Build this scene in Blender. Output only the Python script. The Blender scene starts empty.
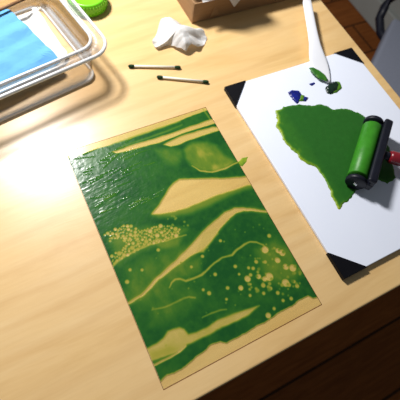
import bpy, bmesh, math, random
import numpy as np
from mathutils import Vector, Matrix, noise

scene = bpy.context.scene
COL = scene.collection
PI = math.pi

# ------------------------------------------------------------------ helpers
def link(o, parent=None):
    COL.objects.link(o)
    if parent is not None:
        o.parent = parent
    return o

def tag(o, label=None, cat=None, group=None, kind=None):
    if label: o['label'] = label
    if cat: o['category'] = cat
    if group: o['group'] = group
    if kind: o['kind'] = kind
    return o

def thing(name, label, cat, loc=(0, 0, 0), group=None, rotz=0.0):
    o = bpy.data.objects.new(name, None)
    o.empty_display_size = 0.02
    o.location = loc
    o.rotation_euler = (0, 0, rotz)
    link(o)
    return tag(o, label, cat, group)

def obj(name, bm, mat, parent=None, smooth=False, local=True):
    """link a bmesh as one mesh object; world coordinates are shifted into the parent's frame"""
    me = bpy.data.meshes.new(name)
    bmesh.ops.recalc_face_normals(bm, faces=bm.faces[:])
    if parent is not None and local:
        M = Matrix.Translation(parent.location) @ parent.rotation_euler.to_matrix().to_4x4()
        bm.transform(M.inverted())
    bm.to_mesh(me); bm.free()
    for p in me.polygons: p.use_smooth = smooth
    me.materials.append(mat)
    o = bpy.data.objects.new(name, me)
    return link(o, parent)

def add_box(bm, lo, hi, bevel=0.0, seg=2, M=None):
    r = bmesh.ops.create_cube(bm, size=1.0)
    vs = r['verts']
    for v in vs:
        v.co = Vector([lo[i] + (v.co[i] + .5) * (hi[i] - lo[i]) for i in range(3)])
    if bevel > 0:
        es = list({e for v in vs for e in v.link_edges})
        rb = bmesh.ops.bevel(bm, geom=es, offset=bevel, segments=seg, affect='EDGES', profile=.5)
        vs = list({v for f in rb['faces'] for v in f.verts} | {v for v in vs if v.is_valid})
    if M is not None:
        bmesh.ops.transform(bm, matrix=M, verts=vs)
    return vs

def box_bm(lo, hi, bevel=0.0, seg=2, M=None):
    bm = bmesh.new(); add_box(bm, lo, hi, bevel, seg, M); return bm

def add_lathe(bm, prof, p0, axis, n=24):
    """prof: list of (distance along axis, radius)"""
    p0 = Vector(p0); ax = Vector(axis).normalized()
    a = ax.orthogonal().normalized(); b = ax.cross(a)
    rings = []
    for t, r in prof:
        if r <= 1e-6:
            rings.append([bm.verts.new(p0 + ax * t)])
        else:
            rings.append([bm.verts.new(p0 + ax * t + (a * math.cos(2*PI*k/n) + b * math.sin(2*PI*k/n)) * r) for k in range(n)])
    for q, w in zip(rings, rings[1:]):
        for k in range(n):
            k2 = (k + 1) % n
            if len(q) == 1 and len(w) == 1: continue
            if len(q) == 1: bm.faces.new((q[0], w[k], w[k2]))
            elif len(w) == 1: bm.faces.new((q[k], w[0], q[k2]))
            else: bm.faces.new((q[k], w[k], w[k2], q[k2]))
    if len(rings[0]) > 1: bm.faces.new(rings[0])
    if len(rings[-1]) > 1: bm.faces.new(rings[-1])

def lathe_bm(*a, **k):
    bm = bmesh.new(); add_lathe(bm, *a, **k); return bm

def add_tube(bm, pts, rad, n=10):
    pts = [Vector(p) for p in pts]
    rings = []
    up = Vector((0, 0, 1))
    for i, p in enumerate(pts):
        d = (pts[min(i+1, len(pts)-1)] - pts[max(i-1, 0)]).normalized()
        a = d.cross(up)
        if a.length < 1e-3: a = d.cross(Vector((1, 0, 0)))
        a.normalize(); b = d.cross(a)
        r = rad[i] if isinstance(rad, (list, tuple)) else rad
        rings.append([bm.verts.new(p + (a*math.cos(2*PI*k/n) + b*math.sin(2*PI*k/n))*r) for k in range(n)])
    for q, w in zip(rings, rings[1:]):
        for k in range(n):
            bm.faces.new((q[k], w[k], w[(k+1) % n], q[(k+1) % n]))
    bm.faces.new(rings[0]); bm.faces.new(rings[-1])

def prism_bm(poly, z0, z1, bevel=0.0):
    bm = bmesh.new()
    lo = [bm.verts.new((p[0], p[1], z0)) for p in poly]
    hi = [bm.verts.new((p[0], p[1], z1)) for p in poly]
    n = len(poly)
    bm.faces.new(lo); bm.faces.new(hi)
    for i in range(n):
        bm.faces.new((lo[i], lo[(i+1) % n], hi[(i+1) % n], hi[i]))
    if bevel:
        bmesh.ops.bevel(bm, geom=bm.edges[:], offset=bevel, segments=2, affect='EDGES')
    return bm

# ---- 2D distance fields (numpy) used to shape ink on the sheet and on the palette
def seg_dist(X, Y, a, b):
    ax, ay = a[:2]; bx, by = b[:2]
    dx, dy = bx-ax, by-ay
    t = np.clip(((X-ax)*dx + (Y-ay)*dy) / (dx*dx + dy*dy + 1e-12), 0, 1)
    return np.hypot(X-ax-t*dx, Y-ay-t*dy), t

def poly_sd(X, Y, P):
    """signed distance to a polygon, positive inside"""
    d = np.full(X.shape, 1e9); ins = np.zeros(X.shape, bool)
    n = len(P)
    for i in range(n):
        a, b = P[i], P[(i+1) % n]
        d = np.minimum(d, seg_dist(X, Y, a, b)[0])
        c = ((a[1] > Y) != (b[1] > Y))
        if a[1] != b[1]:
            xs = (b[0]-a[0])*(Y-a[1])/(b[1]-a[1]) + a[0]
            ins ^= c & (X < xs)
    return np.where(ins, d, -d)

def stroke_sd(X, Y, P):
    """polyline of (x, y, half width); positive inside"""
    d = np.full(X.shape, -1e9)
    for a, b in zip(P, P[1:]):
        q, t = seg_dist(X, Y, a, b)
        d = np.maximum(d, a[2] + (b[2]-a[2])*t - q)
    return d

def sstep(x, a, b):
    t = np.clip((x-a)/(b-a), 0, 1)
    return t*t*(3-2*t)

def vnoise(X, Y, scale, seed, sx=1.0, sy=1.0):
    """smooth value noise in -1..1"""
    rs = np.random.RandomState(seed); T = rs.rand(256, 256)
    u = X/scale*sx + 91.3; v = Y/scale*sy + 57.7
    i = np.floor(u).astype(int); j = np.floor(v).astype(int)
    fu = u-i; fv = v-j
    fu = fu*fu*(3-2*fu); fv = fv*fv*(3-2*fv)
    g = lambda p, q: T[p % 256, q % 256]
    return 2*((g(i, j)*(1-fu)+g(i+1, j)*fu)*(1-fv) + (g(i, j+1)*(1-fu)+g(i+1, j+1)*fu)*fv) - 1

def fbm(X, Y, scale, seed, oct=4, sx=1.0, sy=1.0):
    s = 0; a = 1.0; t = 0
    for k in range(oct):
        s = s + a*vnoise(X, Y, scale/2**k, seed+k, sx, sy); t += a; a *= .55
    return s/t

def grid_mesh(name, X, Y, Z, mat, parent, keep=None, attrs=None):
    ny, nx = X.shape
    loc = parent.location if parent else Vector((0, 0, 0))
    co = np.stack([X-loc.x, Y-loc.y, Z-loc.z], -1).reshape(-1, 3)
    idx = np.arange(nx*ny).reshape(ny, nx)
    quads = np.stack([idx[:-1, :-1], idx[:-1, 1:], idx[1:, 1:], idx[1:, :-1]], -1).reshape(-1, 4)
    if keep is not None:
        kc = (keep[:-1, :-1] | keep[:-1, 1:] | keep[1:, 1:] | keep[1:, :-1]).reshape(-1)
        quads = quads[kc]
    used = np.unique(quads)
    remap = -np.ones(nx*ny, int); remap[used] = np.arange(len(used))
    quads = remap[quads]
    me = bpy.data.meshes.new(name)
    me.from_pydata(co[used].tolist(), [], quads.tolist())
    for k, a in (attrs or {}).items():
        at = me.attributes.new(k, 'FLOAT', 'POINT')
        at.data.foreach_set('value', a.reshape(-1)[used].astype(np.float32))
    me.polygons.foreach_set('use_smooth', np.ones(len(me.polygons), bool))
    me.materials.append(mat); me.update()
    o = bpy.data.objects.new(name, me)
    return link(o, parent)

# ------------------------------------------------------------------ materials
class NT:
    def __init__(s, name):
        s.m = bpy.data.materials.new(name); s.m.use_nodes = True
        s.t = s.m.node_tree; s.t.nodes.clear()
        s.out = s.n('ShaderNodeOutputMaterial')
    def n(s, typ, **kw):
        nd = s.t.nodes.new(typ)
        for k, v in kw.items():
            if k.startswith('i_'):
                nd.inputs[k[2:].replace('_', ' ')].default_value = v
            else: setattr(nd, k, v)
        return nd
    def l(s, a, b): s.t.links.new(a, b)
    def ramp(s, fac, stops, interp='LINEAR'):
        r = s.n('ShaderNodeValToRGB'); e = r.color_ramp.elements
        r.color_ramp.interpolation = interp
        while len(e) < len(stops): e.new(.5)
        for k, (p, c) in enumerate(stops):
            e[k].position = p; e[k].color = (*c, 1) if len(c) == 3 else c
        s.l(fac, r.inputs['Fac']); return r
    def coord(s, scale=(1, 1, 1), rot=(0, 0, 0)):
        tc = s.n('ShaderNodeTexCoord'); mp = s.n('ShaderNodeMapping')
        mp.inputs['Scale'].default_value = scale; mp.inputs['Rotation'].default_value = rot
        s.l(tc.outputs['Object'], mp.inputs['Vector']); return mp.outputs['Vector']
    def noise(s, vec, scale, detail=4, rough=.55, dist=0.0):
        nd = s.n('ShaderNodeTexNoise'); nd.inputs['Scale'].default_value = scale
        nd.inputs['Detail'].default_value = detail; nd.inputs['Roughness'].default_value = rough
        nd.inputs['Distortion'].default_value = dist
        s.l(vec, nd.inputs['Vector']); return nd.outputs['Fac']
    def bump(s, h, strength, dist=.001):
        b = s.n('ShaderNodeBump'); b.inputs['Strength'].default_value = strength
        b.inputs['Distance'].default_value = dist; s.l(h, b.inputs['Height']); return b.outputs['Normal']
    def front(s, fac):
        """surface reflection counted once, on the outer side of a thin clear wall"""
        g = s.n('ShaderNodeNewGeometry'); a = s.n('ShaderNodeMath', operation='SUBTRACT'); a.inputs[0].default_value = 1
        s.l(g.outputs['Backfacing'], a.inputs[1])
        m = s.n('ShaderNodeMath', operation='MULTIPLY'); s.l(fac, m.inputs[0]); s.l(a.outputs[0], m.inputs[1])
        return m.outputs[0]
    def mul(s, a, b):
        m = s.n('ShaderNodeMix', data_type='RGBA', blend_type='MULTIPLY'); m.inputs['Factor'].default_value = 1
        s.l(a, m.inputs[6]); s.l(b, m.inputs[7]); return m.outputs[2]

def plain(name, col, rough=.5, spec=.5, noise_amt=.06, nscale=60, bump=0.0, metal=0.0, coat=0.0):
    t = NT(name)
    v = t.coord()
    f = t.noise(v, nscale)
    lo = tuple(max(0, c*(1-noise_amt)) for c in col); hi = tuple(min(1, c*(1+noise_amt)) for c in col)
    r = t.ramp(f, [(.3, lo), (.7, hi)])
    p = t.n('ShaderNodeBsdfPrincipled'); p.inputs['Roughness'].default_value = rough
    p.inputs['Specular IOR Level'].default_value = spec; p.inputs['Metallic'].default_value = metal
    p.inputs['Coat Weight'].default_value = coat
    t.l(r.outputs['Color'], p.inputs['Base Color'])
    if bump: t.l(t.bump(f, bump, .002), p.inputs['Normal'])
    t.l(p.outputs[0], t.out.inputs['Surface'])
    return t.m

def m_table():
    t = NT('birch_table_wood')
    v = t.coord((1.6, 7.5, 8), (0, 0, math.radians(-14)))
    g1 = t.noise(v, 2.6, 5, .55, 1.8)
    wv = t.n('ShaderNodeTexWave'); wv.wave_type = 'BANDS'; wv.bands_direction = 'Y'
    wv.inputs['Scale'].default_value = 2.2; wv.inputs['Distortion'].default_value = 9.0
    wv.inputs['Detail'].default_value = 3; wv.inputs['Detail Scale'].default_value = .55
    t.l(t.coord((1.3, 4.2, 4), (0, 0, math.radians(-14))), wv.inputs['Vector'])
    v2 = t.coord((8, 110, 60), (0, 0, math.radians(-12)))
    g2 = t.noise(v2, 3.0, 4, .6, .3)
    v3 = t.coord((1, 1, 1)); g3 = t.noise(v3, 5.0, 3, .5)
    c1 = t.ramp(g1, [(.30, (.725, .470, .198)), (.50, (.78, .526, .240)), (.70, (.80, .556, .268))])
    cw = t.ramp(wv.outputs['Fac'], [(.0, (.95, .925, .89)), (.25, (1, 1, 1)), (1, (1, .995, .98))])
    c2 = t.ramp(g2, [(.30, (.955, .945, .93)), (.60, (1, 1, 1))])
    c3 = t.ramp(g3, [(.45, (1, 1, 1)), (.66, (1.0, .985, .91)), (.80, (1.0, .97, .84))])
    # a few small dark pin knots
    vo = t.n('ShaderNodeTexVoronoi'); vo.inputs['Scale'].default_value = 9.5
    t.l(v3, vo.inputs['Vector'])
    c4 = t.ramp(vo.outputs['Distance'], [(.0, (.45, .28, .15)), (.012, (.55, .36, .2)), (.028, (1, 1, 1))])
    col = t.mul(t.mul(t.mul(t.mul(c1.outputs[0], c2.outputs[0]), c3.outputs[0]), c4.outputs[0]), cw.outputs[0])
    p = t.n('ShaderNodeBsdfPrincipled'); p.inputs['Roughness'].default_value = .30
    p.inputs['Specular IOR Level'].default_value = .5
    p.inputs['Coat Weight'].default_value = .55; p.inputs['Coat Roughness'].default_value = .46
    t.l(col, p.inputs['Base Color'])
    t.l(t.bump(g2, .06, .0006), p.inputs['Normal'])
    t.l(p.outputs[0], t.out.inputs['Surface']); return t.m

def m_floor():
    t = NT('dark_plank_floor')
    v = t.coord()
    br = t.n('ShaderNodeTexBrick'); br.offset = .37
    br.inputs['Color1'].default_value = (.33, .105, .022, 1); br.inputs['Color2'].default_value = (.24, .075, .015, 1)
    br.inputs['Mortar'].default_value = (.05, .018, .005, 1)
    br.inputs['Scale'].default_value = 1; br.inputs['Mortar Size'].default_value = .004
    br.inputs['Brick Width'].default_value = 1.4; br.inputs['Row Height'].default_value = .16
    t.l(v, br.inputs['Vector'])
    g = t.noise(t.coord((3, 40, 1)), 3, 5, .6, .6)
    c = t.ramp(g, [(.3, (.62, .55, .5)), (.7, (1, 1, 1))])
    p = t.n('ShaderNodeBsdfPrincipled'); p.inputs['Roughness'].default_value = .65; p.inputs['Specular IOR Level'].default_value = .15
    t.l(t.mul(br.outputs['Color'], c.outputs[0]), p.inputs['Base Color'])
    t.l(p.outputs[0], t.out.inputs['Surface']); return t.m

def m_clear(name, tint, ior=1.45, rough=.06, haze=0.0, boost=1.0):
    """clear plastic: tinted see-through with surface reflections and a little haze"""
    t = NT(name)
    tr = t.n('ShaderNodeBsdfTransparent'); tr.inputs['Color'].default_value = (*tint, 1)
    df = t.n('ShaderNodeBsdfDiffuse'); df.inputs['Color'].default_value = (.85, .86, .88, 1)
    hz = t.n('ShaderNodeMixShader'); hz.inputs[0].default_value = haze
    t.l(tr.outputs[0], hz.inputs[1]); t.l(df.outputs[0], hz.inputs[2])
    gl = t.n('ShaderNodeBsdfGlossy'); gl.inputs['Roughness'].default_value = rough
    fr = t.n('ShaderNodeFresnel'); fr.inputs['IOR'].default_value = ior
    mx = t.n('ShaderNodeMixShader')
    nz = t.noise(t.coord(), 90, 3); nb = t.bump(nz, .12, .001)
    t.l(nb, gl.inputs['Normal'])
    t.l(t.front(fr.outputs[0]), mx.inputs[0]); t.l(hz.outputs[0], mx.inputs[1]); t.l(gl.outputs[0], mx.inputs[2])
    t.l(mx.outputs[0], t.out.inputs['Surface']); return t.m

def m_inkfilm():
    t = NT('green_ink_film')
    at = t.n('ShaderNodeAttribute', attribute_name='ink')
    rg = t.n('ShaderNodeAttribute', attribute_name='ridge')
    ink = at.outputs['Fac']
    tint = t.ramp(ink, [(.0, (1, .995, .90)), (.12, (.99, 1, .80)), (.30, (.92, 1, .70)), (.75, (.70, .9, .4)), (1, (.4, .6, .2))])
    opa = t.ramp(ink, [(.0, (0, 0, 0)), (.08, (.08, .08, .08)), (.16, (.34, .34, .34)), (.30, (.70, .70, .70)), (.5, (.93, .93, .93)), (.8, (1, 1, 1))])
    col = t.ramp(ink, [(.0, (.85, .66, .24)), (.16, (.74, .58, .15)), (.32, (.46, .41, .055)), (.58, (.145, .235, .022)), (.80, (.046, .155, .017)), (.92, (.020, .115, .016)), (1, (.009, .080, .015))])
    tr = t.n('ShaderNodeBsdfTransparent'); t.l(tint.outputs[0], tr.inputs['Color'])
    df = t.n('ShaderNodeBsdfDiffuse'); t.l(col.outputs[0], df.inputs['Color'])
    mx = t.n('ShaderNodeMixShader'); t.l(opa.outputs[0], mx.inputs[0])
    t.l(tr.outputs[0], mx.inputs[1]); t.l(df.outputs[0], mx.inputs[2])
    gl = t.n('ShaderNodeBsdfGlossy'); gl.inputs['Roughness'].default_value = .24
    nb = t.bump(rg.outputs['Fac'], 1.0, .0022)
    t.l(nb, gl.inputs['Normal'])
    fr = t.n('ShaderNodeFresnel'); fr.inputs['IOR'].default_value = 1.50
    m2 = t.n('ShaderNodeMixShader'); t.l(t.front(fr.outputs[0]), m2.inputs[0])
    t.l(mx.outputs[0], m2.inputs[1]); t.l(gl.outputs[0], m2.inputs[2])
    t.l(m2.outputs[0], t.out.inputs['Surface']); return t.m

def m_wetink():
    t = NT('wet_green_ink')
    at = t.n('ShaderNodeAttribute', attribute_name='ink')
    g = t.noise(t.coord((1, 1, 1)), 120, 4)
    col = t.ramp(at.outputs['Fac'], [(.0, (.36, .44, .03)), (.30, (.13, .28, .015)), (.6, (.034, .160, .016)), (1, (.021, .125, .016))])
    c2 = t.ramp(g, [(.3, (.88, .88, .88)), (.7, (1, 1, 1))])
    p = t.n('ShaderNodeBsdfPrincipled'); p.inputs['Roughness'].default_value = .45
    p.inputs['Specular IOR Level'].default_value = .25
    t.l(t.mul(col.outputs[0], c2.outputs[0]), p.inputs['Base Color'])
    t.l(t.bump(g, .25, .0006), p.inputs['Normal'])
    t.l(p.outputs[0], t.out.inputs['Surface']); return t.m

def m_cardboard():
    t = NT('brown_cardboard')
    g = t.noise(t.coord((1, 1, 14)), 40, 4)
    c = t.ramp(g, [(.3, (.27, .150, .066)), (.7, (.33, .19, .086))])
    p = t.n('ShaderNodeBsdfPrincipled'); p.inputs['Roughness'].default_value = .85
    t.l(c.outputs[0], p.inputs['Base Color']); t.l(p.outputs[0], t.out.inputs['Surface']); return t.m

def m_paper(name, col, rough=.8, trans=.25):
    t = NT(name)
    g = t.noise(t.coord(), 55, 5)
    c = t.ramp(g, [(.3, tuple(x*.93 for x in col)), (.7, col)])
    df = t.n('ShaderNodeBsdfDiffuse'); tl = t.n('ShaderNodeBsdfTranslucent')
    t.l(c.outputs[0], df.inputs['Color']); t.l(c.outputs[0], tl.inputs['Color'])
    nb = t.bump(g, .35, .003); t.l(nb, df.inputs['Normal'])
    mx = t.n('ShaderNodeMixShader'); mx.inputs[0].default_value = trans
    t.l(df.outputs[0], mx.inputs[1]); t.l(tl.outputs[0], mx.inputs[2])
    t.l(mx.outputs[0], t.out.inputs['Surface']); return t.m

MAT = dict(
    table=m_table(), floor=m_floor(), card=m_cardboard(),
    wall=plain('grey_wall_paint', (.30, .31, .29), .8, .2, .04, 8),
    base=plain('grey_baseboard_paint', (.32, .33, .31), .8, .2, .04, 8),
    leg=plain('table_leg_wood', (.45, .28, .13), .5, .4, .12, 30),
    sheet=m_clear('clear_sheet_plastic', (.995, .99, .985), 1.4, .24),
    edge=m_clear('sheet_edge_shade_tint', (.55, .40, .32), 1.3, .2),  # brown tint paints the shadow and refraction line along the sheet
    film=m_inkfilm(), wet=m_wetink(),
    board=plain('white_palette_plastic', (.82, .865, 1.0), .40, .3, .012, 20),
    rubber=plain('black_rubber', (.003, .003, .005), .6, .15, .2, 90),
    blackp=plain('black_plastic', (.007, .008, .016), .45, .3, .2, 60),
    rollg=plain('inked_roller_rubber', (.035, .22, .012), .42, .35, .12, 120, .15),
    steel=plain('steel_axle', (.75, .75, .75), .25, .5, .05, 60, 0, 1.0),
    red=plain('red_lacquer', (.20, .008, .016), .3, .5, .1, 60, 0, 0, .5),
    spat=plain('white_spatula_plastic', (.86, .87, .93), .35, .45, .01, 60),
    blue=plain('dark_blue_ink', (.006, .012, .16), .3, .4, .5, 160, .2),
    dkgreen=plain('blackish_green_ink', (.006, .020, .012), .3, .4, .5, 160, .2),
    stick=plain('swab_paper_stick', (.86, .80, .68), .7, .3, .04, 80),
    cotton=plain('green_stained_cotton', (.018, .050, .020), .8, .2, .35, 300, .5),
    tissue=m_paper('white_tissue', (.93, .93, .93), .8, .38),
    towel=m_paper('white_paper_towel', (.90, .89, .86)),
    bluep=m_paper('blue_crepe_paper', (.16, .44, .80), .8, .15),
    tub=m_clear('shade_tinted_tub_wall_plastic', (.76, .72, .67), 1.5, .10, .01),  # warm grey tint darkens the clear wall to paint in the tub's shade
    tubbase=m_clear('clear_tub_base_plastic', (.95, .95, .94), 1.45, .16, .02),
    tubrim=m_clear('glint_white_tub_rim_plastic', (.95, .95, .96), 1.6, .22, .80),  # strong white haze paints the bright glints along the clear rim and foot
    flange=m_clear('clear_tub_flange_plastic', (.93, .92, .91), 1.6, .30, .08),
    stickw=plain('dark_wood_stick', (.20, .10, .045), .6, .3, .2, 60),
    lid=plain('bright_green_plastic', (.19, .70, .016), .35, .5, .04, 60),
    seat=plain('grey_blue_seat_fabric', (.20, .215, .27), .9, .2, .06, 220, .15),
    chairp=plain('pale_grey_chair_plastic', (.42, .45, .47), .4, .4, .05, 60),
)

# ------------------------------------------------------------------ setting
FZ = -0.74
fl = obj('floor', box_bm((-2.0, -1.6, FZ-.05), (1.5, 3.0, FZ)), MAT['floor']); tag(fl, kind='structure')
wl = obj('wall_right', box_bm((1.5, -1.6, FZ-.05), (1.6, 3.0, 1.8)), MAT['wall']); tag(wl, kind='structure')
bb = obj('baseboard_right', box_bm((1.482, -1.6, FZ), (1.5, 3.0, FZ+.11), .004), MAT['base']); tag(bb, kind='structure')

# ------------------------------------------------------------------ table
TX0, TX1, TY0, TY1 = -.75, .4975, -.024, .95
tb = thing('table', 'pale birch wood table with a smooth top holding the printmaking things', 'table', ((TX0+TX1)/2, (TY0+TY1)/2, FZ))
obj('table_top', box_bm((TX0, TY0, -.028), (TX1, TY1, 0), .0025, 3), MAT['table'], tb)
for sx in (0, 1):
    for sy in (0, 1):
        x = TX0+.10 if sx == 0 else TX1-.10; y = TY0+.10 if sy == 0 else TY1-.10
        obj('leg', box_bm((x-.025, y-.025, FZ), (x+.025, y+.025, -.028), .003), MAT['leg'], tb)

# ------------------------------------------------------------------ painted sheet (the green print plate)
SW, SH, ST = .200, .3015, .0005
sh = thing('printing_plate', 'clear plastic sheet painted with a glossy green mountain landscape, lying on the table', 'print', (SW/2, SH/2, 0))
def sheet_bm():
    return box_bm((0, 0, .0001), (SW, SH, ST))
obj('plastic_sheet', sheet_bm(), MAT['sheet'], sh)
# thin rim round the sheet, its brown tint painting the edge shadow line
bm = bmesh.new()
e = .0004
add_box(bm, (-e, -e, .0001), (SW+e, 0, ST)); add_box(bm, (-e, SH, .0001), (SW+e, SH+e, ST))
add_box(bm, (-e, 0, .0001), (0, SH, ST)); add_box(bm, (SW, 0, .0001), (SW+e, SH, ST))
tag(obj('shade_tinted_edge', bm, MAT['edge'], sh), 'cut edge of the sheet, tinted reddish brown as its shadow line')

nx, ny = 281, 421
gx, gy = np.meshgrid(np.linspace(.0003, SW-.0003, nx), np.linspace(.0003, SH-.0003, ny))
wx = gx + .0011*fbm(gx, gy, .014, 3, 3); wy = gy + .0011*fbm(gx, gy, .014, 13, 3)    # hand-drawn wobble
MM = .001
ink = .955 + .09*fbm(gx, gy, .03, 21, 5) + .05*fbm(gx, gy, .005, 24, 3)
def lay(sd, level, soft, power=1.0, extra=0.0):
    """blend the ink film towards a thinner (or fuller) level inside a shape"""
    global ink
    w = sstep(sd + extra, -soft, soft)*power
    ink = ink*(1-w) + level*w

# mottled thin areas wiped with a rag
for P, lv, soft, pw in (
    ([(0.0149,0.131), (0.0421,0.1317), (0.0853,0.1283), (0.0887,0.1055), (0.0689,0.0912), (0.033,0.0831), (0.0091,0.0824), (-0.0009,0.1037)], .74, .010, .8),
    ([(0.0674,0.1151), (0.0951,0.1079), (0.0877,0.0929), (0.0704,0.0944), (0.0604,0.1053)], .66, .005, .8),
    ([(0.0222,0.0857), (0.0706,0.0842), (0.0735,0.0643), (0.0462,0.0591), (0.0126,0.0634)], .78, .009, .7),
    ([(0.1618,0.0889), (0.1901,0.0903), (0.2017,0.0684), (0.1974,0.0431), (0.174,0.038), (0.1544,0.0521)], .62, .009, .75),
    ([(0.1059,0.2633), (0.1279,0.2579), (0.1376,0.2473), (0.1237,0.2301), (0.113,0.2376)], .72, .006, .7),
    ([(0.1414,0.2492), (0.1562,0.2551), (0.1746,0.2496), (0.1844,0.2388), (0.1873,0.2208), (0.198,0.2065), (0.1804,0.2021), (0.1525,0.2087), (0.14,0.2218), (0.1386,0.237)], .60, .0045, .9),
    ([(0.1591,0.2489), (0.171,0.2425), (0.1736,0.2296), (0.1619,0.2244), (0.1547,0.2339)], .44, .005, .7),
    ([(0.1659,0.2146), (0.179,0.2109), (0.1922,0.2072), (0.1779,0.2032), (0.1617,0.2065)], .45, .0035, .7),
    ([(0.0065,0.1712), (0.0352,0.175), (0.0686,0.1632), (0.0951,0.1461), (0.0831,0.1375), (0.0594,0.1425), (0.0344,0.143), (0.0064,0.1399)], .60, .006, .75),
    ([(0.054,0.1476), (0.0863,0.1388), (0.0778,0.1317), (0.0564,0.1358)], .60, .004, .7),
    ([(0.0829,0.0382), (0.1107,0.0372), (0.1169,0.0294), (0.0982,0.0286)], .66, .005, .4),
):
    lay(poly_sd(wx, wy, P), lv + .22*fbm(gx, gy, .010, 31, 5, 1.0, .6), soft, pw)

# top margin and streaks in the sky
lay(poly_sd(wx, wy, [(-0.005,0.3075), (0.002,0.2904), (0.0284,0.2918), (0.047,0.2917), (0.0755,0.2911), (0.1111,0.2916), (0.1485,0.2929), (0.176,0.2959), (0.1962,0.2955), (0.211,0.2964), (0.2069,0.3168), (-0.0004,0.3218)]), .16, .0012)
lay(stroke_sd(wx, wy, [(0.0522,0.2912,0.0007), (0.0827,0.2917,0.00172), (0.1186,0.2922,0.00148), (0.156,0.2927,0.00091)]), .45, .0012, .7)
lay(stroke_sd(wx, wy, [(0.0629,0.2837,0.00042), (0.0933,0.2833,0.00115), (0.1222,0.2838,0.00147), (0.1561,0.2864,0.00076)]), .55, .0016, .6)
lay(stroke_sd(wx, wy, [(0.1947,0.2989,0.00127), (0.1959,0.2855,0.00125), (0.1965,0.2744,0.00124)]), .40, .0012, .6)
lay(poly_sd(wx, wy, [(0.0536,0.2809), (0.0783,0.2809), (0.1203,0.2795), (0.1649,0.2795), (0.2027,0.2802), (0.2018,0.2724), (0.1617,0.2728), (0.1167,0.2715), (0.0757,0.2745), (0.0575,0.2769)]), .14, .0013)
lay(poly_sd(wx, wy, [(0.1198,0.267), (0.13,0.2688), (0.1453,0.27), (0.1753,0.2693), (0.1935,0.2684), (0.204,0.2644), (0.2043,0.2589), (0.1784,0.2602), (0.1554,0.2597), (0.1401,0.2589), (0.1261,0.2603)]), .15, .0014)
lay(stroke_sd(wx, wy, [(0.1407,0.2232,0.00042), (0.1471,0.2125,0.00084), (0.1609,0.2049,0.00098), (0.1795,0.2033,0.001), (0.2035,0.2051,0.00058)]), .12, .0009, .85)
# big mountain: soft lower slope, crisp crest
lay(poly_sd(wx, wy, [(0.0656,0.1801), (0.0798,0.1885), (0.1044,0.2066), (0.1174,0.2105), (0.1786,0.1876), (0.2178,0.1755), (0.2143,0.1641), (0.1762,0.1666), (0.1551,0.1655), (0.1342,0.1639), (0.1118,0.1639), (0.0867,0.1681), (0.0712,0.1748)]), .55, .0050, .95)
lay(poly_sd(wx, wy, [(0.0667,0.1811), (0.0762,0.1864), (0.0866,0.1945), (0.0974,0.2034), (0.1067,0.2087), (0.1163,0.2113), (0.1323,0.2059), (0.1787,0.1877), (0.2211,0.1757), (0.2198,0.1682), (0.1786,0.171), (0.1506,0.1735), (0.1273,0.1728), (0.1076,0.1722), (0.0895,0.1742), (0.075,0.1775)]), .08, .0020, 1.0, .0006)
# second ridge
R2 = [(0.209,0.1215,0.00081), (0.1947,0.1306,0.00121), (0.1836,0.1372,0.00161), (0.173,0.1421,0.0024), (0.1626,0.1443,0.00371), (0.1503,0.143,0.00497), (0.1364,0.1381,0.00591), (0.1222,0.1321,0.00706), (0.1097,0.1264,0.00768), (0.0981,0.122,0.00634), (0.0846,0.1186,0.00456), (0.0698,0.1146,0.00318), (0.0551,0.1103,0.00231), (0.0408,0.106,0.00193), (0.0286,0.1004,0.00178), (0.0171,0.0959,0.00131), (-0.0012,0.0943,0.00097)]
lay(stroke_sd(wx, wy, R2), .45, .0040, .75, .0006)
lay(stroke_sd(wx, wy, R2), .13, .0014)
lay(poly_sd(wx, wy, [(0.1129,0.1355), (0.1299,0.1337), (0.1286,0.1258), (0.1105,0.1172), (0.1027,0.1125), (0.094,0.1164)]), .20, .0022, .8)
# fine drawn lines
for P, lv in (
    ([(0.0481,0.0908,0.00067), (0.0532,0.0953,0.00091), (0.0577,0.0969,0.00114), (0.0632,0.0951,0.00114), (0.0683,0.0899,0.00126), (0.078,0.089,0.00138), (0.0882,0.0888,0.0014), (0.0978,0.0922,0.00118), (0.1078,0.0962,0.00108), (0.1191,0.0971,0.00109), (0.1315,0.0949,0.00135), (0.1421,0.0991,0.00124), (0.1516,0.101,0.00126), (0.16,0.1008,0.00101), (0.1678,0.0969,0.00102), (0.1729,0.0909,0.00101), (0.1746,0.0839,0.00076)], .36),
    ([(0.0208,0.0769,0.00054), (0.0347,0.0733,0.00087), (0.0479,0.0731,0.00099), (0.0569,0.0738,0.001), (0.0637,0.0725,0.00101), (0.0694,0.0687,0.00078)], .42),
    ([(0.0668,0.0458,0.00054), (0.0796,0.0463,0.00088), (0.0888,0.0446,0.00089), (0.0952,0.042,0.00056)], .50),
    ([(-0.0009,0.1394,0.00136), (0.0077,0.1432,0.00149), (0.0181,0.145,0.00127), (0.0309,0.1465,0.00117), (0.0485,0.1467,0.00107), (0.0701,0.1432,0.00097), (0.0921,0.1397,0.00074)], .35),
):
    lay(stroke_sd(wx, wy, P), lv + .12*fbm(gx, gy, .008, 51, 3), .0010, .85)
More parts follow.
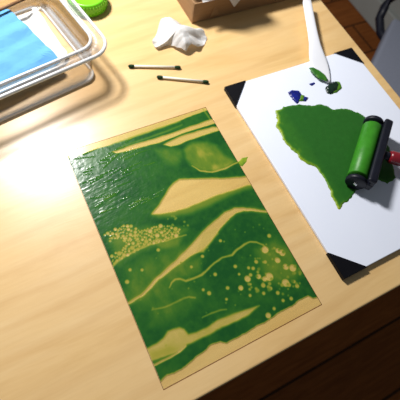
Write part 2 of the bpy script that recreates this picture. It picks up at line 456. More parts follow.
# foreground stroke
F1 = [(-0.0006,0.0434), (0.0108,0.0434), (0.02,0.0445), (0.0272,0.049), (0.0332,0.049), (0.0396,0.0475), (0.0439,0.0439), (0.0462,0.0373), (0.0543,0.0355), (0.0712,0.0349), (0.082,0.0363), (0.0993,0.0353), (0.1148,0.0328), (0.132,0.0303), (0.1163,0.0261), (0.0934,0.0268), (0.0684,0.027), (0.0517,0.0276), (0.0372,0.0273), (0.028,0.0252), (0.0086,0.0281), (-0.0041,0.03)]
lay(poly_sd(wx, wy, F1), .24 + .10*fbm(gx, gy, .014, 61, 3), .0019)
lay(poly_sd(wx, wy, [(0.0018,0.0384), (0.0231,0.0347), (0.0294,0.0283), (0.0156,0.0284), (0.0006,0.0304)]), .42, .0040, .6)
lay(stroke_sd(wx, wy, [(-0.0017,0.0251,0.00119), (0.0072,0.025,0.0012), (0.0187,0.025,0.00111), (0.0306,0.0258,0.00102), (0.0384,0.0273,0.00083)]), .12, .0011)
lay(poly_sd(wx, wy, [(-0.0046,0.0286), (0.0062,0.0278), (0.0195,0.0268), (0.0275,0.0265), (0.019,0.0257), (0.0076,0.0259), (-0.0036,0.026)]), .70, .0012, .8)
# bare bottom strip with a ragged ink edge
rag = .0014*fbm(gx, gy, .010, 71, 4)
lay(poly_sd(wx, wy, [(-0.0065,0.0066), (0.0003,0.0094), (0.008,0.0116), (0.0162,0.0097), (0.0258,0.0095), (0.0356,0.0117), (0.0509,0.0141), (0.0598,0.0172), (0.067,0.0171), (0.074,0.0164), (0.0792,0.0121), (0.1017,0.0117), (0.1282,0.0123), (0.1373,0.013), (0.1549,0.014), (0.172,0.0147), (0.1839,0.0155), (0.191,0.0153), (0.1949,0.0103), (0.2192,0.0094), (0.2169,-0.0151), (-0.0018,-0.0198)]) + rag, .05, .0012)
# bubbles
rng = random.Random(7)
big = [(0.1858,0.0979,0.00259), (0.172,0.0844,0.00453), (0.1543,0.076,0.00245), (0.1862,0.0767,0.00329), (0.1895,0.0724,0.00405), (0.1794,0.0667,0.00349), (0.1915,0.0511,0.00446), (0.1844,0.0557,0.00371), (0.1595,0.0537,0.0053), (0.1533,0.0539,0.00311), (0.1741,0.0392,0.00482), (0.1766,0.0355,0.00264), (0.1348,0.0624,0.00391), (0.1483,0.0595,0.00312), (0.1478,0.048,0.00284), (0.1541,0.0412,0.00225), (0.1592,0.0332,0.00236), (0.1437,0.0398,0.0021), (0.128,0.0444,0.00185), (0.1605,0.0231,0.00198), (0.1704,0.021,0.00224), (0.1461,0.0198,0.00206), (0.147,0.0706,0.00218), (0.1423,0.0734,0.00193), (0.1644,0.0714,0.0021), (0.1849,0.0304,0.00265), (0.1844,0.0363,0.00206), (0.1404,0.065,0.00215), (0.1222,0.0566,0.00303), (0.1348,0.0554,0.00153), (0.1082,0.0631,0.00231), (0.0861,0.0666,0.0025), (0.0816,0.0729,0.00182), (0.1024,0.0831,0.00223), (0.0986,0.1084,0.00216), (0.0808,0.1025,0.00176), (0.1271,0.1167,0.00199), (0.1284,0.0815,0.00229), (0.1282,0.0714,0.00167), (0.1011,0.0522,0.0017), (0.0543,0.1367,0.00214), (0.016,0.128,0.00193), (0.0283,0.1224,0.00171), (0.0079,0.1167,0.00244), (0.0082,0.1692,0.00153), (0.0252,0.1657,0.00215), (0.0187,0.1713,0.00239), (0.1359,0.0163,0.00339)]
def bub(x, y, r, lv, soft=.0010):
    lay(r - np.hypot(gx + .35*(wx-gx) - x, gy + .35*(wy-gy) - y), lv, soft, .9)
for k, (x, y, r) in enumerate(big):
    bub(x, y, r*.95, .10 if r > .003 else .24)
zone = [(0.0033,0.1787), (0.0113,0.1806), (0.0276,0.1811), (0.0383,0.1764), (0.0444,0.1668), (0.0567,0.1656), (0.0643,0.1651), (0.0796,0.1584), (0.089,0.1501), (0.0852,0.1421), (0.0701,0.1432), (0.0485,0.1467), (0.0333,0.1461), (0.0206,0.1452), (0.0077,0.1432), (0.0014,0.1422), (0.0027,0.1519), (0.0146,0.1544), (0.0251,0.1564), (0.022,0.1671), (0.009,0.1715)]
ax = [p[0] for p in zone]; ay = [p[1] for p in zone]
done = []
for k in range(2600):
    x = rng.uniform(min(ax), max(ax)); y = rng.uniform(min(ay), max(ay)); r = rng.choice((.0009, .0013, .0017, .0021, .0027))
    if poly_sd(np.array([x]), np.array([y]), zone)[0] > 0 and all(math.hypot(x-a, y-b) > .92*(r+c) for a, b, c in done):
        done.append((x, y, r)); bub(x, y, r*.95, rng.uniform(.05, .30), .0008)
zone2 = [(0.1432,0.081), (0.1724,0.0925), (0.1979,0.0813), (0.1987,0.0452), (0.1869,0.0268), (0.1642,0.0246), (0.1406,0.0381), (0.128,0.054)]
ax = [p[0] for p in zone2]; ay = [p[1] for p in zone2]
n = 0
while n < 55:
    x = rng.uniform(min(ax), max(ax)); y = rng.uniform(min(ay), max(ay))
    if poly_sd(np.array([x]), np.array([y]), zone2)[0] > 0:
        bub(x, y, rng.uniform(.0009, .0022), rng.uniform(.40, .68)); n += 1
for k in range(40):
    x = rng.uniform(.01, .19); y = rng.uniform(.03, .13)
    bub(x, y, rng.uniform(.0005, .0011), rng.uniform(.45, .75))
for k in range(12):
    P = [(0.0795,0.1698), (0.0996,0.1554), (0.0863,0.1499)]
    x = rng.uniform(P[0][0], P[1][0]); y = rng.uniform(P[2][1], P[0][1]); bub(x, y, rng.uniform(.0006, .0014), .5)
ink = np.clip(ink, 0, 1)
# brayer tack and scratches: ridges across the sheet, strongest towards the upper left
sx_, sy_ = gx, gy
up = sstep(gy - .35*gx, .155, .215)*(1 - sstep(gx, .085, .14))
rot = math.radians(8)
ru = gx*math.cos(rot) + gy*math.sin(rot); rv = -gx*math.sin(rot) + gy*math.cos(rot)
str_ = fbm(ru, rv, .030, 81, 4, 1.0, 9.0)
cr_ = fbm(gx, gy, .006, 91, 3)
patch = sstep(fbm(gx, gy, .03, 95, 3), -.15, .35)
ridge = up*patch*(.17*str_*.5 + .05*cr_) + .035*fbm(gx, gy, .004, 99, 2)*sstep(ink, .3, .8) + .05*ink
for k in range(46):
    x = rng.uniform(.004, .085); y = rng.uniform(.195, .29) ; L = rng.uniform(.006, .03); a = rng.gauss(.10, .16)
    q, _ = seg_dist(gx, gy, (x, y), (x+L*math.cos(a), y+L*math.sin(a)))
    ridge = ridge + rng.uniform(.18, .5)*np.exp(-(q/.0006)**2)
    ink = np.clip(ink - .20*np.exp(-(q/.0004)**2), 0, 1)
grid_mesh('ink_film', gx, gy, np.full(gx.shape, ST+.0001) + .0001*ink, MAT['film'], sh, None, dict(ink=ink, ridge=ridge))

def blob(name, P, z, thick, mat, parent, cell=.0007, rag=.0012, seed=1, scale=.008, edge=1.0, inkfn=None):
    xs = [p[0] for p in P]; ys = [p[1] for p in P]
    x = np.arange(min(xs)-.004, max(xs)+.004, cell); y = np.arange(min(ys)-.004, max(ys)+.004, cell)
    X, Y = np.meshgrid(x, y)
    sd = poly_sd(X, Y, P) + rag*fbm(X, Y, scale, seed, 4)
    h = np.clip(sd*edge, -.0004, thick) + .00012*fbm(X, Y, .006, seed+5, 3)*(sd > 0)
    ik = inkfn(X, Y, sd) if inkfn else np.ones(X.shape)
    return grid_mesh(name, X, Y, z + h, mat, parent, sd > -.0003, dict(ink=np.clip(ik, 0, 1)))

# ink squeezed past the right-hand edge of the sheet
blob('ink_smear', [(0.1871,0.2621), (0.1953,0.2598), (0.2006,0.255), (0.1957,0.2517), (0.188,0.2547)], .0001, .0003, MAT['wet'], sh, .0005, .0008, 5, .006, .4, lambda X, Y, s: .25+.2*fbm(X, Y, .006, 3))
blob('ink_smear', [(0.1973,0.2051), (0.2099,0.2083), (0.2171,0.2071), (0.2107,0.2013), (0.2026,0.198)], .0001, .0003, MAT['wet'], sh, .0005, .0012, 6, .006, .4, lambda X, Y, s: .2+.3*fbm(X, Y, .006, 4))

# ------------------------------------------------------------------ palette board
BX0, BX1, BY0, BY1, BT = .2405, .4745, .0135, .3195, .006
pb = thing('palette_board', 'white rectangular palette board with black corners, smeared with green ink', 'palette', ((BX0+BX1)/2, (BY0+BY1)/2, 0))
obj('board', box_bm((BX0, BY0, .0012), (BX1, BY1, BT), .0008, 2), MAT['board'], pb)
c = .0350
for (x, y, sx, sy) in ((BX0, BY0, 1, 1), (BX1, BY0, -1, 1), (BX1, BY1, -1, -1), (BX0, BY1, 1, -1)):
    q = .0010
    P = [(x-sx*q, y-sy*q), (x+sx*c, y-sy*q), (x+sx*(c-.002), y+sy*.001), (x+sx*.001, y+sy*(c-.002)), (x-sx*q, y+sy*c)]
    obj('corner_cap', prism_bm(P, .0, BT+.0012, .0004), MAT['rubber'], pb)
SL = [(0.2892,0.2564), (0.303,0.2578), (0.3197,0.2564), (0.335,0.2525), (0.3446,0.2451), (0.3593,0.2425), (0.3694,0.2358), (0.374,0.2264), (0.387,0.2263), (0.3987,0.219), (0.4073,0.2099), (0.4125,0.1964), (0.4221,0.1813), (0.4122,0.1373), (0.3966,0.1086), (0.3911,0.0973), (0.3741,0.0943), (0.3645,0.1049), (0.3426,0.1041), (0.3239,0.1023), (0.3121,0.0977), (0.2958,0.0937), (0.2874,0.0911), (0.2882,0.1016), (0.2882,0.111), (0.292,0.1188), (0.2946,0.1371), (0.2941,0.1537), (0.2818,0.1705), (0.2763,0.1931), (0.2735,0.2099), (0.2777,0.2332)]
def slick_ink(X, Y, sd):
    lft = sstep(X-SL[0][0], -.004, .022)
    return .12 + .50*sstep(sd, .0005, .006) + .22*fbm(X, Y, .008, 17, 4)*(1-lft) + .42*lft
tag(blob('ink_slick', SL, BT, .0011, MAT['wet'], pb, .0007, .0034, 11, .010, .6, slick_ink), 'rolled out slab of green ink')
tag(blob('ink_dab', [(0.3244,0.278), (0.3332,0.2807), (0.3425,0.2753), (0.3428,0.2673), (0.3485,0.2592), (0.3414,0.254), (0.3337,0.2588), (0.3264,0.2558), (0.3242,0.2663)], BT, .0020, MAT['blue'], pb, .0006, .0016, 3, .006), 'dark blue ink dab')
tag(blob('ink_dab', [(0.3398,0.2683), (0.3447,0.2646), (0.3395,0.2567), (0.3323,0.2594)], BT+.0012, .0014, MAT['wet'], pb, .0006, .0008, 4, .006, .9, lambda X, Y, s: .35+0*X), 'small green dab in the blue ink')
tag(blob('ink_dab', [(0.3648,0.2813), (0.3745,0.2819), (0.3754,0.2775), (0.3666,0.2756)], BT, .0007, MAT['blue'], pb, .0005, .0014, 8, .005), 'tiny dark blue ink fleck')
tag(blob('ink_dab', [(0.4078,0.2719), (0.4144,0.2675), (0.4105,0.2565), (0.3971,0.2513), (0.3884,0.2524), (0.4005,0.2643)], BT, .0016, MAT['wet'], pb, .0006, .0010, 9, .005, .8, lambda X, Y, s: .45+0*X), 'green ink dab')
tag(blob('ink_dab', [(0.3861,0.2654), (0.3972,0.2706), (0.4088,0.2706), (0.4093,0.2631), (0.3994,0.2545), (0.3864,0.2522), (0.382,0.2568)], BT+.0004, .0020, MAT['dkgreen'], pb, .0006, .0014, 10, .005), 'nearly black ink dab')

# ------------------------------------------------------------------ brayer
br_ = thing('brayer', 'ink roller with green inked drum, black frame and red handle on the white palette', 'ink roller', (.37, .14, BT))
RR = .0130
zc = BT + .0012 + RR
A = Vector((.3255, .1145, zc)); B = Vector((.4000, .1759, zc))
U = (B-A).normalized(); V = Vector((U.y, -U.x, 0))        # V points away from the drum towards the handle
Lr = (B-A).length
tag(obj('drum', lathe_bm([(.003, 0), (.003, RR-.001), (.004, RR), (Lr-.004, RR), (Lr-.003, RR-.001), (Lr-.003, 0)], A, U, 40), MAT['rollg'], br_, True), 'rubber drum coated in green ink')
def frame_M():
    return Matrix(((U.x, V.x, 0, A.x), (U.y, V.y, 0, A.y), (0, 0, 1, A.z), (0, 0, 0, 1)))
FM = frame_M()
bm = bmesh.new()
add_box(bm, (-.0065, .0090, .0107), (Lr+.0065, .0205, .0180), .003, 3, FM)
add_box(bm, (-.0060, .0146, -.003), (Lr+.0060, .0203, .0140), .002, 2, FM)          # back bar
for t0, t1 in ((-.0065, .0005), (Lr-.0005, Lr+.0065)):                                # side arms
    add_box(bm, (t0, -.004, -.005), (t1, RR+.008, .008), .0025, 2, FM)
obj('frame', bm, MAT['blackp'], br_)
for t0, s in ((-.0075, -1), (Lr+.0015, 1)):
    p = FM @ Vector((t0, 0, 0))
    obj('end_cap', lathe_bm([(0, 0), (0, .0125), (.001, .0136), (.005, .0136), (.006, .0125), (.006, 0)], p, U, 28), MAT['blackp'], br_, True)
p = FM @ Vector((-.0100, 0, 0))
obj('axle', lathe_bm([(0, 0), (.0002, .0022), (.001, .0026), (Lr+.019, .0026), (Lr+.020, .0022), (Lr+.020, 0)], p, U, 16), MAT['steel'], br_, True)
hp = FM @ Vector((Lr*.50, RR+.0060, .007)); hd = (V*.98 + U*.20 + Vector((0, 0, -.02))).normalized()
obj('neck', lathe_bm([(0, 0), (0, .0065), (.009, .0055), (.012, .0055), (.012, 0)], hp, hd, 20), MAT['blackp'], br_, True)
obj('handle', lathe_bm([(0, 0), (0, .007), (.003, .0088), (.03, .0085), (.06, .0098), (.09, .0092), (.1, .006), (.102, 0)], hp + hd*.011, hd, 24), MAT['red'], br_, True)

# ------------------------------------------------------------------ spatula (palette knife)
sp = thing('palette_knife', 'white plastic palette knife leaning across the top edge of the palette board', 'palette knife', (.42, .35, 0))
SC = [(0.4516,0.4284,0.00643), (0.4471,0.4199,0.00785), (0.4372,0.3986,0.00787), (0.4276,0.3779,0.00809), (0.4184,0.3578,0.00849), (0.4105,0.3402,0.00948), (0.405,0.3266,0.01219), (0.4002,0.3131,0.01425), (0.3974,0.2991,0.01332), (0.3955,0.2851,0.00913), (0.3947,0.2751,0.0047), (0.3944,0.2711,0.00162)]
bm = bmesh.new(); rings = []
n = len(SC)
for i, (x, y, w) in enumerate(SC):
    f = i/(n-1)
    z = .0125 + .0065*(1-f)**1.2 if f < .45 else .0125*(1-(f-.45)/.55) + .0080*((f-.45)/.55) + .0
    z += .0065*(.55**1.2)*max(0, 1-(f-.45)/.3) if f >= .45 else 0
    th = .0022 if f < .4 else .0022 + (.0007-.0022)*min(1, (f-.4)/.3)
    a = SC[max(0, i-1)]; b = SC[min(n-1, i+1)]
    d = Vector((b[0]-a[0], b[1]-a[1], 0)).normalized(); s = Vector((-d.y, d.x, 0))
    c0 = Vector((x, y, z))
    ring = []
    for k in range(14):
        t = 2*PI*k/14
        ring.append(bm.verts.new(c0 + s*(w*math.copysign(abs(math.cos(t))**.7, math.cos(t))) + Vector((0, 0, th*math.copysign(abs(math.sin(t))**.7, math.sin(t))))))
    rings.append(ring)
for q, r in zip(rings, rings[1:]):
    for k in range(14): bm.faces.new((q[k], r[k], r[(k+1) % 14], q[(k+1) % 14]))
bm.faces.new(rings[0]); bm.faces.new(rings[-1])
obj('knife_body', bm, MAT['spat'], sp, True)
def smear_ink(X, Y, s): return .62 + .3*fbm(X, Y, .01, 8)
tag(blob('ink_smear', [(0.378,0.3049), (0.3855,0.3033), (0.3905,0.2952), (0.3936,0.2858), (0.394,0.2753), (0.3893,0.2739), (0.382,0.2827), (0.3785,0.2942)], .0112, .0012, MAT['wet'], sp, .0006, .0008, 22, .006, .8, smear_ink), 'streak of green ink')

# ------------------------------------------------------------------ cotton swabs
def swab(a, b, label):
    a = Vector((*a, .0026)); b = Vector((*b, .0026)); m = (a+b)/2
    t = thing('cotton_swab', label, 'cotton swab', (m.x, m.y, 0), 'used cotton swabs on the table')
    d = (b-a).normalized(); L = (b-a).length
    obj('stick', lathe_bm([(.004, 0), (.004, .0018), (L-.004, .0018), (L-.004, 0)], a, d, 12), MAT['stick'], t, True)
    for s, p, dd in ((0, a, d), (1, b, -d)):
        tag(obj('cotton_tip', lathe_bm([(0, 0), (.0006, .0013), (.002, .0022), (.0045, .0025), (.007, .0023), (.009, .0019), (.0095, 0)], p, dd, 14), MAT['cotton'], t, True), 'tip stained dark green')
Q = [(0.1261,0.4058), (0.1975,0.3782), (0.1566,0.3738), (0.2243,0.3392)]
swab(Q[0], Q[1], 'cotton swab with stained tips, the one nearer the clear tub')
swab(Q[2], Q[3], 'cotton swab with stained tips, the one nearer the palette board')

# ------------------------------------------------------------------ crumpled paper
def crumple(outline, hfun, seed, rings=14, per=84, zmin=.0006, amp=.004, th=.0004, z0=0.0, wl=(.016, .045)):
    """a creased sheet with the given outline; hfun(r, ang, x, y) is the general height"""
    rr = random.Random(seed)
    n = len(outline)
    cx = sum(p[0] for p in outline)/n; cy = sum(p[1] for p in outline)/n
    pts = []
    seglen = [math.dist(outline[i][:2], outline[(i+1) % n][:2]) for i in range(n)]
    tot = sum(seglen)
    for k in range(per):
        s = tot*k/per; i = 0
        while s > seglen[i]: s -= seglen[i]; i += 1
        f = s/seglen[i]; a = outline[i]; b = outline[(i+1) % n]
        pts.append((a[0]+(b[0]-a[0])*f, a[1]+(b[1]-a[1])*f))
    creases = [(rr.uniform(0, PI), rr.uniform(0, 6), rr.uniform(*wl), rr.uniform(.5, 1)) for _ in range(7)]
    def zz(x, y, r, ang):
        c = 0
        for a, ph, wl, w in creases:
            u = ((x*math.cos(a)+y*math.sin(a))/wl + ph) % 1.0
            c += w*(abs(2*u-1)-.5)
        return max(zmin, hfun(r, ang, x, y) + amp*c*(.55+.45*r)) + z0
    bm = bmesh.new()
    R = [[bm.verts.new((cx, cy, zz(cx, cy, 0, 0)))]]
    for j in range(1, rings+1):
        r = j/rings; ring = []
        for k, (px, py) in enumerate(pts):
            x = cx+(px-cx)*r; y = cy+(py-cy)*r
            ring.append(bm.verts.new((x, y, zz(x, y, r, math.atan2(py-cy, px-cx)))))
        R.append(ring)
    for k in range(per): bm.faces.new((R[0][0], R[1][k], R[1][(k+1) % per]))
    for j in range(1, rings):
        for k in range(per):
            bm.faces.new((R[j][k], R[j+1][k], R[j+1][(k+1) % per], R[j][(k+1) % per]))
    return bm

TO = [(0.1758,0.4344), (0.1888,0.4494), (0.2014,0.4629), (0.2137,0.4679), (0.2254,0.4675), (0.2335,0.4592), (0.2412,0.45), (0.2513,0.4389), (0.26,0.4282), (0.2614,0.4189), (0.252,0.4089), (0.2367,0.4022), (0.2294,0.4079), (0.2233,0.4057), (0.216,0.4008), (0.211,0.4078), (0.205,0.4161), (0.2008,0.425), (0.1901,0.4265), (0.1788,0.4229)]
tis = obj('crumpled_tissue', crumple(TO, lambda r, a, x, y: .012*(1-r**3)+.006+.004*math.sin(x*120+y*60), 9, amp=.0060, wl=(.022, .06)), MAT['tissue'])
md = tis.modifiers.new('thickness', 'SOLIDIFY'); md.thickness = .0004; md.offset = 1
tag(tis, 'crumpled white tissue lying on the bare wood in front of the cardboard box', 'tissue')

# ------------------------------------------------------------------ cardboard box
CX0, CX1, CY0, CY1, CH = .2535, .490, .456, .665, .0355
cb = thing('cardboard_box', 'open brown cardboard box standing near the back of the table', 'box', ((CX0+CX1)/2, (CY0+CY1)/2, 0))
w = .0024
obj('box_bottom', box_bm((CX0, CY0, .0002), (CX1, CY1, w)), MAT['card'], cb)
obj('front_panel', box_bm((CX0, CY0, w), (CX1, CY0+w, CH), .0004, 1), MAT['card'], cb)
obj('back_panel', box_bm((CX0, CY1-w, w), (CX1, CY1, CH), .0004, 1), MAT['card'], cb)
obj('side_panel', box_bm((CX0, CY0+w, w), (CX0+w, CY1-w, CH), .0004, 1), MAT['card'], cb)
obj('side_panel', box_bm((CX1-w, CY0+w, w), (CX1, CY1-w, CH), .0004, 1), MAT['card'], cb)
bm = prism_bm([(0, 0), (.016, .001), (.011, .013), (.007, .014)], 0, .0016)
bm.transform(Matrix.Translation((.283, CY0-.0022, .008)) @ Matrix.Rotation(math.radians(75), 4, 'X'))
obj('tuck_tab', bm, MAT['card'], cb)

def box_tissue():
    """a sheet of tissue stuffed in the box, standing up and drooping over the front edge"""
    bm = bmesh.new(); nu, nv = 34, 40; V_ = []
    for a in range(nu+1):
        u = a/nu; x = .2635 + .0745*u; col_ = []
        pk = .060 + .038*min(1, max(0, (x-.266)/.014)) - .012*max(0, (x-.326)/.012)
        drop = .0415 - .0222*max(0, 1-abs(x-.3225)/.0165)
        key = [(0, .545, .020), (.25, .510, .034), (.45, .486, pk*.72), (.60, .468, pk), (.72, .458, pk*.78), (.86, .4520, .043), (1, .4490, drop)]
        for b in range(nv+1):
            v = b/nv
            for (v0, y0, z0), (v1, y1, z1) in zip(key, key[1:]):
                if v0 <= v <= v1: break
            f = (v-v0)/(v1-v0); f = f*f*(3-2*f)*.5 + f*.5
            y = y0+(y1-y0)*f; z = z0+(z1-z0)*f
            q = Vector((x*42, v*5, 3.1))
            c1 = abs(noise.noise(q)) - .25; c2 = abs(noise.noise(q*2.3)) - .25
            fade = min(1, max(0, (.82-v)/.15))
            y += (.010*c1 + .005*c2)*fade; z += (.008*c2 + .006*c1)*fade
            xx = x + .006*noise.noise(q*1.3 + Vector((0, 0, 9)))*fade
            if v > .8: y = min(y, .4522)
            col_.append(bm.verts.new((xx, y, max(z, .010))))
        V_.append(col_)
    for a in range(nu):
        for b in range(nv):
            bm.faces.new((V_[a][b], V_[a+1][b], V_[a+1][b+1], V_[a][b+1]))
    return bm
bt = obj('packing_tissue', box_tissue(), MAT['tissue'])
md = bt.modifiers.new('thickness', 'SOLIDIFY'); md.thickness = .0004; md.offset = 0
tag(bt, 'white tissue paper standing in the cardboard box and drooping over its front edge', 'tissue')

# ------------------------------------------------------------------ green lid
LC = [(0.1158,0.5434)][0]
gl = thing('screw_lid', 'bright green round plastic lid behind the clear tub at the top', 'lid', (*LC, 0))
obj('lid_body', lathe_bm([(.0003, 0), (.0003, .028), (.002, .0295), (.018, .029), (.0202, .0275), (.021, .026), (.0202, .0245), (.0202, 0)], (*LC, 0), (0, 0, 1), 48), MAT['lid'], gl, True)
bm = bmesh.new()
for k in range(40):
    a = 2*PI*k/40
    add_box(bm, (.0288, -.0007, .003), (.0301, .0007, .0175), 0, 1, Matrix.Translation((*LC, 0)) @ Matrix.Rotation(a, 4, 'Z'))
obj('grip_ribs', bm, MAT['lid'], gl)

# ------------------------------------------------------------------ clear tub with papers
TH = .058
ta = math.radians(11)
tub_o = Vector((.1035, .394, 0))                       # outer front right corner of the rim
tu = Vector((math.cos(ta), math.sin(ta), 0)); tv = Vector((-math.sin(ta), math.cos(ta), 0))
TW, TD = .30, .21
ctr = tub_o - tu*TW/2 + tv*TD/2
tubt = thing('plastic_tub', 'clear rectangular plastic tub holding blue and white paper', 'tub', (ctr.x, ctr.y, 0), rotz=ta)
def rrect(hx, hy, r, z, n=7):
    P = []
    dy = -.012*min(1, max(0, 1-(z-.004)/(TH-.008)))          # the foot sits a little forward under the rim
    for cx, cy, a0 in ((hx-r, hy-r, 0), (-hx+r, hy-r, PI/2), (-hx+r, -hy+r, PI), (hx-r, -hy+r, 3*PI/2)):
        for k in range(n):
            a = a0 + PI/2*k/(n-1)
            P.append(Vector((cx + r*math.cos(a), cy + dy + r*math.sin(a), z)))
    return P
def loft(loops, cap0=False, cap1=False, closed=False):
    bm = bmesh.new()
    R = [[bm.verts.new(p) for p in L] for L in loops]
    m = len(R[0])
    pairs = list(zip(R, R[1:])) + ([(R[-1], R[0])] if closed else [])
    for q, r in pairs:
        for k in range(m): bm.faces.new((q[k], r[k], r[(k+1) % m], q[(k+1) % m]))
    if cap0: bm.faces.new(R[0])
    if cap1: bm.faces.new(R[-1])
    return bm
hx, hy = TW/2, TD/2
ins = .0245
wall_ = [rrect(hx-ins+.002, hy-ins+.002, .02, .004), rrect(hx-.014, hy-.014, .022, TH-.004), rrect(hx-.0155, hy-.0155, .021, TH-.004), rrect(hx-ins+.0008, hy-ins+.0008, .019, .004)]
obj('tub_wall', loft(wall_, closed=True), MAT['tub'], tubt, True, local=False)
base_ = [rrect(hx-ins-.001, hy-ins-.001, .018, .0004), rrect(hx-ins+.0015, hy-ins+.0015, .02, .0038), rrect(hx-ins+.0004, hy-ins+.0004, .019, .0038), rrect(hx-ins-.002, hy-ins-.002, .017, .0018)]
obj('tub_base', loft(base_, True, True), MAT['tubbase'], tubt, True, local=False)
flg = [rrect(hx-.0155, hy-.0155, .021, TH-.0045), rrect(hx-.001, hy-.001, .026, TH-.0050), rrect(hx-.001, hy-.001, .026, TH-.0040), rrect(hx-.0155, hy-.0155, .021, TH-.0030)]
obj('tub_flange', loft(flg, closed=True), MAT['flange'], tubt, True, local=False)
def bead(hx_, hy_, r_, z_, rad, n=8):
    L = [rrect(hx_ + rad*math.cos(2*PI*k/n), hy_ + rad*math.cos(2*PI*k/n), r_ + rad*math.cos(2*PI*k/n), z_ + rad*math.sin(2*PI*k/n)) for k in range(n)]
    return loft(L, closed=True)
obj('tub_rim', bead(hx-.0150, hy-.0150, .0215, TH-.0022, .0023), MAT['tubrim'], tubt, True, local=False)
obj('tub_lip', bead(hx-.0005, hy-.0005, .0265, TH-.0050, .0023), MAT['tubrim'], tubt, True, local=False)
# small bead round the foot
foot = [rrect(hx-ins-.001, hy-ins-.001, .014, .0002), rrect(hx-ins+.002, hy-ins+.002, .016, .0002), rrect(hx-ins+.0025, hy-ins+.0025, .016, .0048), rrect(hx-ins, hy-ins, .015, .0052)]
obj('tub_foot', loft(foot, closed=True), MAT['tubrim'], tubt, True, local=False)

def inside_tub(P, m):
    out = []
    for p in P:
        d = Vector((p[0], p[1], 0)) - ctr
        a = max(-hx+m, min(hx-m, d.dot(tu))); b = max(-hy+m, min(hy-m-.016, d.dot(tv)))
        q = ctr + tu*a + tv*b; out.append((q.x, q.y))
    return out
WP = [(-0.0003,0.5613), (0.0189,0.5641), (0.0373,0.5673), (0.0419,0.5438), (0.0453,0.517), (0.05,0.4822), (0.0545,0.4526), (0.0442,0.4385), (0.0283,0.4364), (0.0096,0.4373), (-0.0258,0.4241), (-0.0568,0.4717), (-0.068,0.5332)]
wp = obj('paper_towel', crumple(inside_tub(WP, ins+.004), lambda r, a, x, y: .009 - .004*r, 21, amp=.0022, zmin=.0035), MAT['towel'])
md = wp.modifiers.new('thickness', 'SOLIDIFY'); md.thickness = .0004
tag(wp, 'white paper towel under the blue paper in the clear tub', 'paper towel')
BP = [(-0.0446,0.5648), (-0.008,0.5493), (0.0029,0.5438), (0.0144,0.5111), (0.0229,0.4841), (0.0326,0.4534), (0.0407,0.4277), (0.0298,0.4231), (-0.0062,0.4131), (-0.031,0.4062), (-0.0471,0.4018), (-0.0787,0.3951), (-0.1114,0.4304), (-0.0905,0.5312)]
bp = obj('blue_paper', crumple(inside_tub(BP, ins+.001), lambda r, a, x, y: .0215 - .002*r, 33, amp=.0022, zmin=.016, wl=(.012, .05)), MAT['bluep'])
md = bp.modifiers.new('thickness', 'SOLIDIFY'); md.thickness = .0004
tag(bp, 'light blue crinkled paper lying in the clear tub', 'paper')
S = [(-0.0283,0.5307), (0.031,0.5497)]
bm = bmesh.new(); add_tube(bm, [(*S[0], .027), (*S[1], .027)], .0022, 12)
tag(obj('wooden_stick', bm, MAT['stickw'], None, True), 'thin dark brown stick lying across the papers in the clear tub', 'stick')

# ------------------------------------------------------------------ chair
ch = thing('chair', 'grey upholstered chair with a black back bracket beside the right side of the table', 'chair', (.93, .36, FZ))
Cc = Vector((1.012, .588, -.29)); cu = Vector((-.817, -.576, 0)).normalized(); cv = Vector((-cu.y, cu.x, 0)); cv = -cv if cv.y > 0 else cv
CM = Matrix(((cu.x, cv.x, 0, Cc.x), (cu.y, cv.y, 0, Cc.y), (0, 0, 1, Cc.z), (0, 0, 0, 1)))
obj('seat', box_bm((0, 0, -.055), (.45, .46, 0), .010, 3, CM), MAT['seat'], ch, True)
bm = bmesh.new()
add_tube(bm, [CM @ Vector(q) for q in ((.10, .10, -.062), (.0, -.008, -.062), (-.05, -.030, -.056), (-.072, -.034, -.03), (-.074, -.030, .005), (-.068, .0, .045), (-.055, .08, .07))], .013, 10)
obj('back_bracket', bm, MAT['blackp'], ch, True)
obj('backrest', box_bm((-.075, .05, .03), (-.035, .43, .46), .014, 4, CM), MAT['chairp'], ch, True)
p = CM @ Vector((.225, .23, -.06))
obj('gas_column', lathe_bm([(0, 0), (0, .026), (.20, .026), (.20, .018), (.33, .018), (.33, 0)], p, (0, 0, -1), 20), MAT['blackp'], ch, True)
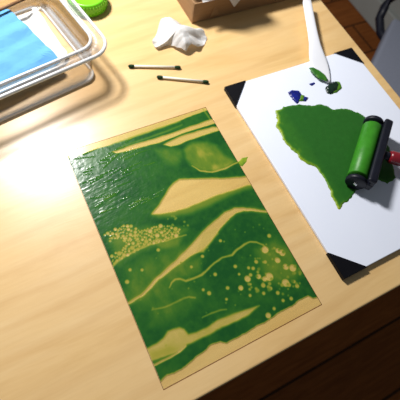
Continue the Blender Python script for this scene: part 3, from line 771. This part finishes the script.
for k in range(5):
    a = 2*PI*k/5 + .3
    bm = bmesh.new(); add_tube(bm, [(p.x, p.y, FZ+.075), (p.x+.27*math.cos(a), p.y+.27*math.sin(a), FZ+.055)], [.022, .015], 10)
    lg = obj('base_leg', bm, MAT['blackp'], ch, True)
    q = (p.x+.27*math.cos(a), p.y+.27*math.sin(a), FZ+.0275)
    bm = bmesh.new(); add_lathe(bm, [(-.011, 0), (-.011, .024), (-.008, .027), (.008, .027), (.011, .024), (.011, 0)], q, (-math.sin(a), math.cos(a), 0), 18)
    bm.transform(Matrix.Translation(-ch.location))
    obj('caster', bm, MAT['blackp'], lg, True, local=False)

# ------------------------------------------------------------------ light
ld = bpy.data.lights.new('table_lamp_light', 'POINT'); ld.shadow_soft_size = .07
ld.energy = 51; ld.color = (1.0, .98, .955)
lo = bpy.data.objects.new('table_lamp_light', ld); COL.objects.link(lo)
lo.location = (-.035, .80, .67)
wd = bpy.data.worlds.new('room_daylight'); scene.world = wd; wd.use_nodes = True
bg = wd.node_tree.nodes['Background']; bg.inputs['Color'].default_value = (.80, .90, 1.0, 1); bg.inputs['Strength'].default_value = .11

# ------------------------------------------------------------------ camera
cd = bpy.data.cameras.new('camera'); co = bpy.data.objects.new('camera', cd); COL.objects.link(co)
cd.sensor_fit = 'HORIZONTAL'; cd.sensor_width = 36.0; cd.lens = 35.743
cd.clip_start = .01
r, d, f = ((0.888234, -0.440967, 0.128798), (-0.352741, -0.834284, -0.423726), (0.294303, 0.330936, -0.896586))
M = Matrix(((r[0], -d[0], -f[0]), (r[1], -d[1], -f[1]), (r[2], -d[2], -f[2]))).to_4x4()
M.translation = (-0.01789, 0.01053, 0.44621)
co.matrix_world = M
cd.dof.use_dof = True; cd.dof.focus_distance = .46; cd.dof.aperture_fstop = 8.5
scene.camera = co
scene.view_settings.view_transform = 'Standard'; scene.view_settings.look = 'None'
scene.view_settings.gamma = 1.0; scene.view_settings.use_curve_mapping = False
scene.view_settings.exposure = 0.0
